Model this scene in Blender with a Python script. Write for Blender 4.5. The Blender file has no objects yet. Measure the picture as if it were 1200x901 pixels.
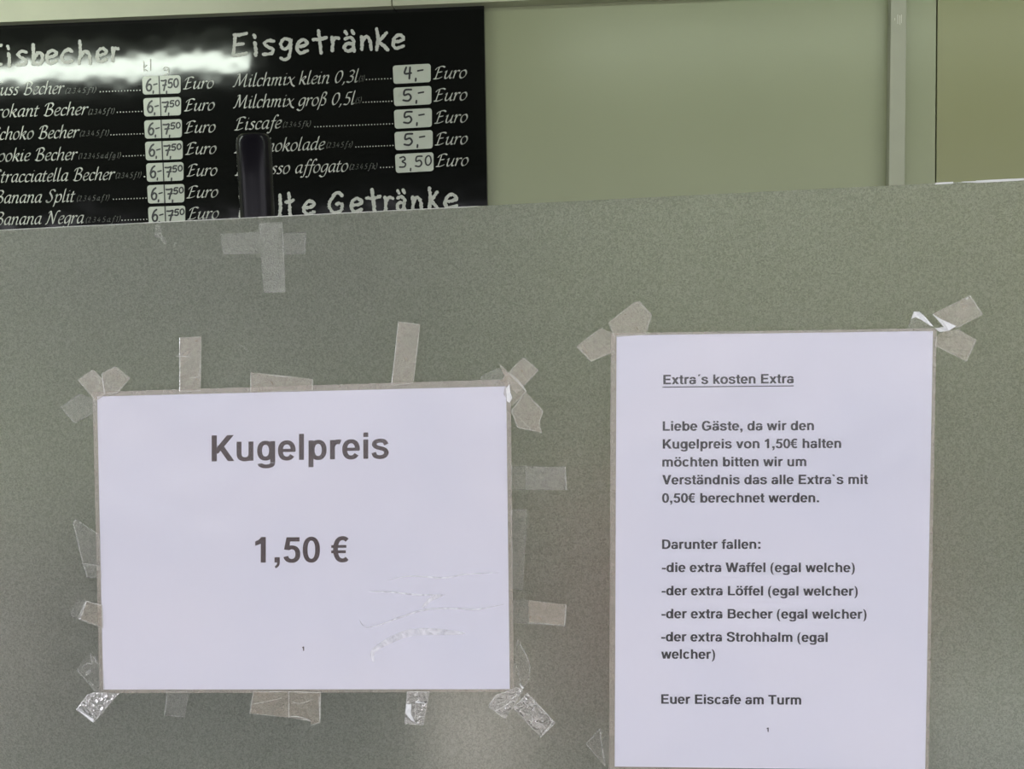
import bpy, bmesh, math, random
from mathutils import Vector, Matrix, noise as mnoise
random.seed(7)
scene = bpy.context.scene
COL = scene.collection

# ------------------------------------------------------------------ camera
FPX = 1300.0
CAM = Vector((0.0, -0.7543, 1.50))
YAW, PIT, ROL = 0.1000, -0.0620, 0.0262
M3 = (Matrix.Rotation(YAW, 3, 'Z') @ Matrix.Rotation(PIT, 3, 'X') @ Matrix.Rotation(ROL, 3, 'Y'))
cd = bpy.data.cameras.new('camera')
cd.sensor_fit = 'HORIZONTAL'; cd.sensor_width = 36.0; cd.lens = 36.0 * FPX / 1200.0
cd.clip_start = 0.02
cam = bpy.data.objects.new('camera', cd); COL.objects.link(cam)
B = Matrix(((M3[0][0], M3[0][2], -M3[0][1]), (M3[1][0], M3[1][2], -M3[1][1]), (M3[2][0], M3[2][2], -M3[2][1])))
cam.matrix_world = Matrix.Translation(CAM) @ B.to_4x4()
scene.camera = cam

def U(px, py, Y=0.0):
    """world point where the view ray of a photo pixel meets the upright plane y = Y"""
    w = M3 @ Vector(((px - 600.0) / FPX, 1.0, -(py - 450.5) / FPX))
    t = (Y - CAM.y) / w.y
    return CAM + w * t

# ------------------------------------------------------------------ world, lights, exposure
world = bpy.data.worlds.new('overcast_sky'); scene.world = world; world.use_nodes = True
bg = world.node_tree.nodes['Background']
bg.inputs[0].default_value = (0.88, 0.87, 0.93, 1); bg.inputs[1].default_value = 2.0
scene.view_settings.view_transform = 'Standard'; scene.view_settings.look = 'None'
scene.view_settings.gamma = 1.0; scene.view_settings.use_curve_mapping = False
scene.view_settings.exposure = 0.75
scene.cycles.use_denoising = True
scene.cycles.max_bounces = 10; scene.cycles.transparent_max_bounces = 24
scene.cycles.sample_clamp_indirect = 4.0
LAMP_STRENGTH = 20.0

# ------------------------------------------------------------------ materials
def new_mat(name):
    m = bpy.data.materials.new(name); m.use_nodes = True
    return m, m.node_tree.nodes, m.node_tree.links
def noise_col(n, l, c1, c2, scale, detail=3, lo=0.3, hi=0.7, stretch=None):
    tc = n.new('ShaderNodeTexCoord'); src = tc.outputs['Object']
    if stretch:
        mp = n.new('ShaderNodeMapping'); mp.inputs['Scale'].default_value = stretch
        l.new(src, mp.inputs[0]); src = mp.outputs[0]
    nz = n.new('ShaderNodeTexNoise'); nz.inputs['Scale'].default_value = scale; nz.inputs['Detail'].default_value = detail
    l.new(src, nz.inputs['Vector'])
    r = n.new('ShaderNodeValToRGB'); l.new(nz.outputs['Fac'], r.inputs[0])
    r.color_ramp.elements[0].position = lo; r.color_ramp.elements[0].color = (*c1, 1)
    r.color_ramp.elements[1].position = hi; r.color_ramp.elements[1].color = (*c2, 1)
    return nz, r
def pbr(name, c1, c2=None, rough=0.5, metal=0.0, scale=12, bump=0.0, bscale=60, coat=0.0, spec=0.5, bdist=0.001, stretch=None):
    m, n, l = new_mat(name); p = n['Principled BSDF']
    c2 = c2 or tuple(v * 0.93 for v in c1)
    nz, r = noise_col(n, l, c1, c2, scale, stretch=stretch); l.new(r.outputs[0], p.inputs['Base Color'])
    p.inputs['Roughness'].default_value = rough; p.inputs['Metallic'].default_value = metal
    p.inputs['Specular IOR Level'].default_value = spec
    p.inputs['Coat Weight'].default_value = coat
    if bump:
        tc = n.new('ShaderNodeTexCoord'); b = n.new('ShaderNodeTexNoise'); b.inputs['Scale'].default_value = bscale
        b.inputs['Detail'].default_value = 3
        l.new(tc.outputs['Object'], b.inputs['Vector'])
        bp = n.new('ShaderNodeBump'); bp.inputs['Strength'].default_value = bump; bp.inputs['Distance'].default_value = bdist
        l.new(b.outputs['Fac'], bp.inputs['Height']); l.new(bp.outputs[0], p.inputs['Normal'])
    return m
def film(name, col, haze, gloss=0.25, rough=0.15, scale=260, bstr=0.5, bdist=0.0006, vary=0.5):
    """clear plastic: mostly transparent, some haze, a glossy wrinkled skin"""
    m, n, l = new_mat(name); n.clear()
    out = n.new('ShaderNodeOutputMaterial'); tr = n.new('ShaderNodeBsdfTransparent')
    tr.inputs[0].default_value = (0.97, 0.97, 0.96, 1)
    pr = n.new('ShaderNodeBsdfPrincipled'); pr.inputs['Base Color'].default_value = (*col, 1)
    pr.inputs['Roughness'].default_value = 0.35
    gl = n.new('ShaderNodeBsdfGlossy'); gl.inputs['Roughness'].default_value = rough
    gl.inputs['Color'].default_value = (1, 1, 1, 1)
    tc = n.new('ShaderNodeTexCoord'); nz = n.new('ShaderNodeTexNoise')
    nz.inputs['Scale'].default_value = scale; nz.inputs['Detail'].default_value = 2.5; nz.inputs['Distortion'].default_value = 1.2
    l.new(tc.outputs['Object'], nz.inputs['Vector'])
    bp = n.new('ShaderNodeBump'); bp.inputs['Strength'].default_value = bstr; bp.inputs['Distance'].default_value = bdist
    l.new(nz.outputs['Fac'], bp.inputs['Height'])
    for s in (pr, gl): l.new(bp.outputs[0], s.inputs['Normal'])
    fr = n.new('ShaderNodeFresnel'); fr.inputs[0].default_value = 1.5; l.new(bp.outputs[0], fr.inputs['Normal'])
    mul = n.new('ShaderNodeMath'); mul.operation = 'MULTIPLY'; mul.inputs[1].default_value = gloss * 4
    l.new(fr.outputs[0], mul.inputs[0])
    hz = n.new('ShaderNodeMapRange'); hz.inputs['From Min'].default_value = 0.3; hz.inputs['From Max'].default_value = 0.7
    hz.inputs['To Min'].default_value = haze * (1 - vary); hz.inputs['To Max'].default_value = haze * (1 + vary)
    l.new(nz.outputs['Fac'], hz.inputs['Value'])
    m1 = n.new('ShaderNodeMixShader'); l.new(hz.outputs[0], m1.inputs[0]); l.new(tr.outputs[0], m1.inputs[1]); l.new(pr.outputs[0], m1.inputs[2])
    m2 = n.new('ShaderNodeMixShader'); l.new(mul.outputs[0], m2.inputs[0]); l.new(m1.outputs[0], m2.inputs[1]); l.new(gl.outputs[0], m2.inputs[2])
    l.new(m2.outputs[0], out.inputs[0])
    return m
def emit(name, col, s):
    m, n, l = new_mat(name); n.clear(); e = n.new('ShaderNodeEmission'); o = n.new('ShaderNodeOutputMaterial')
    e.inputs[0].default_value = (*col, 1); e.inputs[1].default_value = s; l.new(e.outputs[0], o.inputs[0]); return m

MAT = {}
MAT['panel'] = pbr('mint_enamel', (0.262, 0.285, 0.168), (0.277, 0.30, 0.18), rough=0.3, scale=3, bump=0.25, bscale=350, bdist=0.0004)
MAT['panel_olive'] = pbr('olive_enamel', (0.23, 0.238, 0.108), (0.243, 0.25, 0.12), rough=0.32, scale=3, bump=0.25, bscale=350, bdist=0.0004)
MAT['post'] = pbr('post_paint', (0.34, 0.35, 0.26), (0.32, 0.33, 0.245), rough=0.5, scale=25)
MAT['rail'] = pbr('rail_paint', (0.44, 0.45, 0.32), (0.41, 0.42, 0.30), rough=0.45, scale=18, bump=0.2, bscale=200)
MAT['joint'] = pbr('dark_joint', (0.035, 0.04, 0.015), rough=0.7)
MAT['scratch'] = pbr('scratched_paint', (0.72, 0.72, 0.60), rough=0.6)
MAT['board'] = pbr('gloss_black_board', (0.0045, 0.005, 0.004), (0.003, 0.0035, 0.003), rough=0.085, scale=6, bump=0.4, bscale=5.2, bdist=0.0072, spec=0.42)
MAT['chalk'] = pbr('chalk_print', (0.52, 0.53, 0.47), (0.36, 0.37, 0.32), rough=0.5, scale=900)
MAT['script'] = pbr('cream_print', (0.46, 0.47, 0.41), (0.39, 0.40, 0.35), rough=0.3, scale=500)
MAT['codes'] = pbr('small_print', (0.10, 0.105, 0.085), rough=0.3)
MAT['field'] = pbr('price_field_white', (0.45, 0.48, 0.40), (0.42, 0.45, 0.37), rough=0.3, scale=50)
MAT['marker'] = pbr('black_marker', (0.012, 0.013, 0.012), rough=0.4)
MAT['paper'] = pbr('white_paper', (0.855, 0.845, 0.945), (0.81, 0.815, 0.93), rough=0.7, scale=9)
MAT['ink_brown'] = pbr('brown_black_ink', (0.06, 0.028, 0.028), (0.045, 0.022, 0.024), rough=0.6, scale=300)
MAT['ink'] = pbr('dark_grey_ink', (0.03, 0.026, 0.036), (0.025, 0.022, 0.03), rough=0.6, scale=300)
MAT['film_clear'] = film('laminate_film', (0.8, 0.8, 0.85), 0.008, gloss=0.13, rough=0.2, scale=7, bstr=0.6, bdist=0.004, vary=0.8)
MAT['film_edge'] = film('sealed_laminate_edge', (0.50, 0.45, 0.37), 0.38, gloss=0.15, rough=0.25, scale=45, vary=0.3)
MAT['fold'] = film('whitened_fold', (0.85, 0.87, 0.86), 0.9, gloss=0.3, rough=0.2, vary=0.1)
MAT['tape_edge'] = film('tape_edge_glint', (0.72, 0.72, 0.66), 0.55, gloss=0.3, rough=0.2, vary=0.3)  # light caught on the tape edges, put in as a paler rim
MAT['tape'] = film('clear_tape', (0.52, 0.45, 0.34), 0.34, gloss=0.2, rough=0.25, scale=75, vary=0.3)
MAT['tape_faint'] = film('thin_clear_tape', (0.52, 0.50, 0.46), 0.10, gloss=0.12, rough=0.25, scale=80)
MAT['tape_crinkled'] = film('crinkled_clear_tape', (0.66, 0.62, 0.57), 0.26, gloss=0.4, rough=0.1, scale=230, bstr=1.0, bdist=0.002, vary=0.8)
MAT['tape_old'] = film('old_tape_residue', (0.62, 0.63, 0.56), 0.24, gloss=0.05, rough=0.4, scale=80, vary=0.35)
MAT['black_plastic'] = pbr('black_plastic', (0.009, 0.008, 0.011), rough=0.22, spec=0.13, bump=0.2, bscale=40)
MAT['steel'] = pbr('brushed_steel', (0.52, 0.52, 0.50), (0.46, 0.46, 0.44), rough=0.33, metal=1.0, scale=40, stretch=(1, 1, 12))
MAT['counter'] = pbr('grey_laminate', (0.36, 0.36, 0.34), (0.32, 0.32, 0.30), rough=0.4, scale=80)
MAT['dark_box'] = pbr('dark_grey_machine', (0.085, 0.085, 0.08), rough=0.4)
MAT['pink_white'] = pbr('pale_paper_cup', (0.93, 0.84, 0.79), (0.90, 0.80, 0.75), rough=0.5)
MAT['white'] = pbr('white_plastic', (0.80, 0.82, 0.79), rough=0.4)
MAT['ceil'] = pbr('ceiling_paint', (0.62, 0.64, 0.54), rough=0.6)
MAT['floor'] = pbr('floor_vinyl', (0.25, 0.24, 0.22), (0.20, 0.2, 0.18), rough=0.5, scale=30)
MAT['paving'] = pbr('street_paving', (0.30, 0.29, 0.28), (0.24, 0.235, 0.23), rough=0.8, scale=8)
MAT['awning'] = pbr('added_awning_cloth', (0.07, 0.075, 0.06), rough=0.9)
MAT['front'] = pbr('kiosk_front', (0.55, 0.55, 0.5), rough=0.5)
MAT['lamp'] = emit('fluorescent_tube', (0.90, 1.0, 0.88), LAMP_STRENGTH)
MAT['lamp_dim'] = emit('dimmer_added_tube', (0.90, 1.0, 0.86), LAMP_STRENGTH * 0.34)  # weaker emission for the added second tube
MAT['lamp_metal'] = pbr('lamp_housing', (0.7, 0.7, 0.66), rough=0.4)

def pane_material():
    m, n, l = new_mat('textured_acrylic'); n.clear()
    out = n.new('ShaderNodeOutputMaterial'); tc = n.new('ShaderNodeTexCoord')
    nz = n.new('ShaderNodeTexNoise'); nz.inputs['Scale'].default_value = 620; nz.inputs['Detail'].default_value = 2.0
    nz.inputs['Distortion'].default_value = 1.5
    l.new(tc.outputs['Object'], nz.inputs['Vector'])
    bp = n.new('ShaderNodeBump'); bp.inputs['Strength'].default_value = 0.9; bp.inputs['Distance'].default_value = 0.0012
    l.new(nz.outputs['Fac'], bp.inputs['Height'])
    r = n.new('ShaderNodeValToRGB'); l.new(nz.outputs['Fac'], r.inputs[0])
    r.color_ramp.elements[0].position = 0.40; r.color_ramp.elements[0].color = (0.26, 0.29, 0.22, 1)  # sparkle of the grain put into the colour as dark and light specks
    r.color_ramp.elements[1].position = 0.60; r.color_ramp.elements[1].color = (0.98, 1.0, 0.90, 1)
    df = n.new('ShaderNodeBsdfDiffuse'); tl = n.new('ShaderNodeBsdfTranslucent')
    gw = n.new('ShaderNodeBsdfPrincipled')
    gw.inputs['Transmission Weight'].default_value = 1.0; gw.inputs['Roughness'].default_value = 0.75; gw.inputs['IOR'].default_value = 1.33
    gw.inputs['Base Color'].default_value = (1, 1, 0.97, 1)
    gs = n.new('ShaderNodeBsdfPrincipled')
    gs.inputs['Transmission Weight'].default_value = 1.0; gs.inputs['Roughness'].default_value = 0.22; gs.inputs['IOR'].default_value = 1.2
    gs.inputs['Base Color'].default_value = (0.93, 0.95, 0.90, 1)
    for s in (df, tl): l.new(r.outputs[0], s.inputs['Color'])
    r2 = n.new('ShaderNodeValToRGB'); l.new(nz.outputs['Fac'], r2.inputs[0])
    r2.color_ramp.elements[0].position = 0.40; r2.color_ramp.elements[0].color = (0.80, 0.80, 0.76, 1)
    r2.color_ramp.elements[1].position = 0.58; r2.color_ramp.elements[1].color = (1, 1, 0.98, 1)
    l.new(r2.outputs[0], gs.inputs['Base Color']); l.new(r2.outputs[0], gw.inputs['Base Color'])
    r2.color_ramp.elements[0].color = (0.86, 0.88, 0.84, 1)
    for s in (df, tl, gs, gw): l.new(bp.outputs[0], s.inputs['Normal'])
    a = n.new('ShaderNodeMixShader'); a.inputs[0].default_value = 0.35; l.new(df.outputs[0], a.inputs[1]); l.new(tl.outputs[0], a.inputs[2])
    b = n.new('ShaderNodeMixShader'); b.inputs[0].default_value = PANE_CLEAR; l.new(a.outputs[0], b.inputs[1]); l.new(gs.outputs[0], b.inputs[2])
    c = n.new('ShaderNodeMixShader'); c.inputs[0].default_value = PANE_WIDE; l.new(b.outputs[0], c.inputs[1]); l.new(gw.outputs[0], c.inputs[2])
    l.new(c.outputs[0], out.inputs[0]); return m
PANE_CLEAR = 0.70
PANE_WIDE = 0.42
MAT['pane'] = pane_material()
MAT['pane_edge'] = pbr('pane_edge_highlight', (0.66, 0.67, 0.60), rough=0.4)  # top edge highlight, put in as a pale colour

# ------------------------------------------------------------------ helpers
def tag(o, label, cat, group=None):
    o['label'] = label; o['category'] = cat
    if group: o['group'] = group
    return o
def link(name, verts, faces, mat, parent=None, smooth=False):
    me = bpy.data.meshes.new(name); me.from_pydata([tuple(v) for v in verts], [], faces); me.update()
    for mm in (mat if isinstance(mat, (list, tuple)) else [mat]): me.materials.append(mm)
    if smooth:
        for p in me.polygons: p.use_smooth = True
    o = bpy.data.objects.new(name, me); COL.objects.link(o)
    if parent:
        o.parent = parent; o.matrix_parent_inverse = Matrix.Translation(-parent.location)
    return o
def empty(name, loc):
    o = bpy.data.objects.new(name, None); COL.objects.link(o); o.location = loc; o.empty_display_size = 0.05
    return o
class MB:
    def __init__(s): s.v = []; s.f = []
    def box(s, x0, y0, z0, x1, y1, z1):
        b = len(s.v)
        s.v += [(x, y, z) for z in (z0, z1) for x, y in ((x0, y0), (x1, y0), (x1, y1), (x0, y1))]
        s.f += [tuple(b + i for i in f) for f in ((0, 3, 2, 1), (4, 5, 6, 7), (0, 1, 5, 4), (1, 2, 6, 5), (2, 3, 7, 6), (3, 0, 4, 7))]
        return s
    def slab(s, pts, Y, depth):
        """prism between the plane y=Y (front) and y=Y+depth with an outline given in photo pixels at Y"""
        b = len(s.v); q = [U(x, y, Y) for x, y in pts]; k = len(q)
        s.v += [tuple(p) for p in q] + [(p.x, Y + depth, p.z) for p in q]
        s.f.append(tuple(b + i for i in range(k))); s.f.append(tuple(b + k + i for i in reversed(range(k))))
        for i in range(k): j = (i + 1) % k; s.f.append((b + i, b + k + i, b + k + j, b + j))
        return s
    def lathe(s, cx, cy, prof, seg=24, tilt=None):
        b = len(s.v)
        for r, z in prof:
            for i in range(seg):
                a = 2 * math.pi * i / seg
                s.v.append((cx + r * math.cos(a), cy + r * math.sin(a), z))
        for k in range(len(prof) - 1):
            for i in range(seg):
                j = (i + 1) % seg
                s.f.append((b + k * seg + i, b + k * seg + j, b + (k + 1) * seg + j, b + (k + 1) * seg + i))
        s.f.append(tuple(b + i for i in reversed(range(seg)))); e = b + (len(prof) - 1) * seg
        s.f.append(tuple(e + i for i in range(seg)))
        return s
    def tube(s, p0, p1, r, seg=14):
        p0 = Vector(p0); p1 = Vector(p1); d = (p1 - p0).normalized(); a = d.orthogonal().normalized(); c = d.cross(a); b = len(s.v)
        for p in (p0, p1):
            for i in range(seg):
                t = 2 * math.pi * i / seg; s.v.append(tuple(p + a * (r * math.cos(t)) + c * (r * math.sin(t))))
        for i in range(seg): j = (i + 1) % seg; s.f.append((b + i, b + j, b + seg + j, b + seg + i))
        s.f.append(tuple(b + i for i in reversed(range(seg)))); s.f.append(tuple(b + seg + i for i in range(seg)))
        return s
    def build(s, name, mat, parent=None, bevel=0.0, smooth=False):
        o = link(name, s.v, s.f, mat, parent, smooth)
        if bevel:
            md = o.modifiers.new('bevel', 'BEVEL'); md.width = bevel; md.segments = 2; md.limit_method = 'ANGLE'
        return o
def structure(o): o['kind'] = 'structure'; return o

# ---- flat lettering: 2D polygons in photo pixels laid on an upright plane
class Ink:
    def __init__(s): s.polys = []
    def quadstrip(s, Lp, Rp):
        for i in range(len(Lp) - 1): s.polys.append([Lp[i], Lp[i + 1], Rp[i + 1], Rp[i]])
    def poly(s, p): s.polys.append(list(p))
    def build(s, name, mat, parent, Y):
        v, f = [], []
        for i, p in enumerate(s.polys):
            ar = sum(p[k][0] * p[(k + 1) % len(p)][1] - p[(k + 1) % len(p)][0] * p[k][1] for k in range(len(p)))
            if ar > 0: p = p[::-1]      # all faces look outward
            b = len(v); v += [tuple(U(x, y, Y - (i % 24) * 6e-6)) for x, y in p]; f.append(tuple(range(b, b + len(p))))
        return link(name, v, f, mat, parent)
def spline(pts, step=4):
    if len(pts) < 3: return [tuple(p) for p in pts]
    closed = pts[0] == pts[-1]; out = []
    n = len(pts)
    for i in range(n - 1):
        p1, p2 = pts[i], pts[i + 1]
        p0 = pts[i - 1] if i > 0 else (pts[-2] if closed else p1)
        p3 = pts[i + 2] if i + 2 < n else (pts[1] if closed else p2)
        for k in range(step):
            t = k / step
            out.append(tuple(0.5 * (2 * b + (c - a) * t + (2 * a - 5 * b + 4 * c - d) * t * t + (3 * b - a - 3 * c + d) * t ** 3)
                             for a, b, c, d in zip(p0, p1, p2, p3)))
    out.append(tuple(pts[-1])); return out
def offs(pts, wv, wh, wf=None):
    Lp, Rp = [], []
    for i, p in enumerate(pts):
        a = pts[max(0, i - 1)]; b = pts[min(len(pts) - 1, i + 1)]
        dx, dy = b[0] - a[0], b[1] - a[1]; m = math.hypot(dx, dy) or 1
        k = wf(i) if wf else 1.0
        nx, ny = -dy / m * wv / 2 * k, dx / m * wh / 2 * k
        Lp.append((p[0] + nx, p[1] + ny)); Rp.append((p[0] - nx, p[1] - ny))
    return Lp, Rp
def cap_round(ink, c, r, n=8): ink.poly([(c[0] + r * math.cos(2 * math.pi * i / n), c[1] + r * math.sin(2 * math.pi * i / n)) for i in range(n)])

# ---- bold grotesque glyphs (units per em 1000)
def R(x0, y0, x1, y1): return [[(x0, y0), (x1, y0), (x1, y1), (x0, y1)]]
def D(xa, ya, xb, yb, w): return [[(xa - w / 2, ya), (xa + w / 2, ya), (xb + w / 2, yb), (xb - w / 2, yb)]]
def A(x0, y0, x1, y1, a0, a1, tv=140, th=112, e=2.25):
    cx, cy, rx, ry = (x0 + x1) / 2, (y0 + y1) / 2, (x1 - x0) / 2, (y1 - y0) / 2
    n = max(4, int(abs(a1 - a0) / 13)); o, q = [], []
    for i in range(n + 1):
        a = math.radians(a0 + (a1 - a0) * i / n); c, s = math.cos(a), math.sin(a)
        cc = math.copysign(abs(c) ** (2 / e), c); ss = math.copysign(abs(s) ** (2 / e), s)
        o.append((cx + rx * cc, cy + ry * ss)); q.append((cx + (rx - tv) * cc, cy + (ry - th) * ss))
    return [[o[i], o[i + 1], q[i + 1], q[i]] for i in range(n)]
def S(pts, wv=135, wh=108, st=4):
    Lp, Rp = offs(spline(pts, st), wv, wh); return [[Lp[i], Lp[i + 1], Rp[i + 1], Rp[i]] for i in range(len(Lp) - 1)]
DOTS = R(95, 600, 225, 720) + R(335, 600, 465, 720)
ga = A(45, 130, 505, 546, 12, 166, th=108) + R(365, 90, 505, 345) + A(365, -10, 640, 220, 180, 250, tv=140, th=90) + A(29, -14, 440, 328, 20, 360, tv=135, th=96) + R(240, 232, 400, 328)
go = A(34, -14, 578, 546, 0, 360)
gn = R(65, 0, 205, 532) + A(65, 100, 546, 546, 0, 165) + R(406, 0, 546, 330)
BOLD = {
 'a': (556, ga), 'b': (611, R(61, 0, 201, 718) + A(95, -14, 578, 546, 0, 360)), 'c': (556, A(34, -14, 535, 546, 38, 322)),
 'd': (611, R(411, 0, 551, 718) + A(34, -14, 517, 546, 0, 360)), 'e': (556, A(23, -14, 528, 546, -4, 325) + R(140, 225, 515, 312)),
 'f': (333, R(87, 0, 227, 560) + A(87, 420, 440, 727, 92, 180, th=105) + R(255, 622, 325, 727) + R(10, 432, 312, 532)),
 'g': (611, R(413, -60, 553, 532) + A(40, -4, 520, 546, 0, 360) + A(50, -217, 553, 80, 188, 360, th=105)),
 'h': (611, gn + R(65, 500, 205, 718)), 'i': (278, R(69, 0, 209, 532) + R(69, 602, 209, 725)),
 'k': (556, R(69, 0, 209, 718) + D(478, 532, 140, 190, 165) + D(255, 340, 485, 0, 165)), 'l': (278, R(69, 0, 209, 718)),
 'm': (889, R(64, 0, 204, 532) + A(64, 120, 515, 546, 0, 165) + R(375, 0, 515, 335) + A(375, 120, 826, 546, 0, 165) + R(686, 0, 826, 335)),
 'n': (611, gn), 'o': (611, go), 'p': (611, R(62, -207, 202, 532) + A(95, -14, 578, 546, 0, 360)),
 'r': (389, R(64, 0, 204, 532) + A(64, 60, 540, 546, 70, 170, th=125)),
 's': (556, S([(448, 385), (392, 470), (275, 494), (150, 468), (102, 392), (160, 322), (275, 285), (400, 245), (450, 158), (395, 68), (275, 38), (140, 66), (88, 165)])),
 't': (333, R(92, 110, 232, 676) + R(10, 432, 306, 532) + A(92, -6, 400, 230, 180, 270, th=104) + R(240, -6, 315, 98)),
 'u': (611, R(66, 170, 206, 532) + A(66, -14, 545, 400, 182, 345) + R(405, 0, 545, 532)),
 'v': (556, D(86, 532, 278, 0, 150) + D(470, 532, 278, 0, 150)),
 'w': (778, D(80, 532, 222, 0, 138) + D(389, 532, 238, 0, 128) + D(389, 532, 540, 0, 128) + D(698, 532, 557, 0, 138)),
 'x': (556, D(98, 532, 458, 0, 162) + D(458, 532, 98, 0, 162)),
 'B': (722, R(76, 0, 224, 718) + A(190, 328, 640, 718, -90, 90, th=112) + R(76, 606, 425, 718) + R(76, 328, 440, 436) + A(180, 0, 669, 430, -90, 90, th=116) + R(76, 0, 430, 116)),
 'D': (722, R(76, 0, 224, 718) + A(-10, 0, 685, 718, -90, 90, tv=150, th=121) + R(76, 597, 345, 718) + R(76, 0, 345, 121)),
 'E': (667, R(76, 0, 224, 718) + R(76, 597, 607, 718) + R(76, 310, 570, 428) + R(76, 0, 621, 121)),
 'G': (778, A(44, -19, 705, 737, 35, 318, tv=150, th=122) + R(390, 275, 713, 392) + R(575, 80, 713, 392)),
 'K': (722, R(76, 0, 224, 718) + D(612, 718, 170, 215, 190) + D(322, 430, 630, 0, 185)),
 'L': (611, R(76, 0, 224, 718) + R(76, 0, 583, 121)),
 'S': (667, S([(548, 525), (485, 640), (335, 680), (185, 645), (118, 545), (180, 450), (340, 385), (500, 318), (558, 208), (490, 82), (335, 38), (165, 88), (105, 225)], 148, 118)),
 'T': (611, R(14, 597, 598, 718) + R(232, 0, 380, 718)), 'V': (667, D(98, 718, 333, 0, 165) + D(568, 718, 333, 0, 165)),
 'W': (944, D(84, 718, 262, 0, 150) + D(472, 718, 290, 0, 140) + D(472, 718, 655, 0, 140) + D(860, 718, 683, 0, 150)),
 '0': (556, A(32, -14, 524, 716, 0, 360, tv=138, th=110)), '1': (556, R(228, 0, 372, 716) + [[(69, 470), (69, 592), (160, 632), (250, 716), (300, 716), (300, 590), (200, 515)]]),
 '5': (556, R(125, 585, 500, 704) + [[(128, 704), (240, 704), (205, 340), (55, 360)]] + A(30, -14, 520, 475, -163, 128, th=108)),
 ',': (278, R(64, 0, 214, 146) + [[(214, 10), (214, -25), (190, -100), (100, -168), (70, -112), (128, -62), (140, 10)]]),
 '.': (278, R(64, 0, 214, 146)), ':': (333, R(92, 0, 242, 146) + R(92, 386, 242, 532)), '-': (333, R(27, 200, 306, 318)),
 '(': (333, A(38, -208, 520, 734, 95, 265, tv=118, th=40, e=2)), ')': (333, A(-187, -208, 295, 734, -85, 85, tv=118, th=40, e=2)),
 '\u20ac': (556, A(62, -14, 600, 725, 52, 308, tv=138, th=112) + R(8, 398, 440, 476) + R(8, 248, 425, 326)),
 '\u00b4': (333, [[(115, 595), (205, 595), (300, 730), (150, 730)]]), '`': (333, [[(215, 595), (125, 595), (30, 730), (180, 730)]]), ' ': (278, []),
}
BOLD['\u00e4'] = (556, ga + DOTS); BOLD['\u00f6'] = (611, go + [[(x + 28, y) for x, y in p] for p in DOTS])
BOLD['u_'] = BOLD['u']

def write_bold(ink, text, x0, y0, x1, y1, cap):
    adv = 0; items = []
    for ch in text: w, g = BOLD[ch]; items.append((adv, g)); adv += w
    allx = [a + x for a, g in items for p in g for x, _ in p]; lo, hi = min(allx), max(allx)
    ux, uy = (x1 - x0) / (hi - lo), (y1 - y0) / (hi - lo); s = cap / 718.0
    sh = (-.17, .17) if cap < 15 else (0,)
    for dx in sh:
        for a, g in items:
            for p in g: ink.poly([(x0 + dx + (a + x - lo) * ux, y0 + (a + x - lo) * uy - y * s) for x, y in p])

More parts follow.
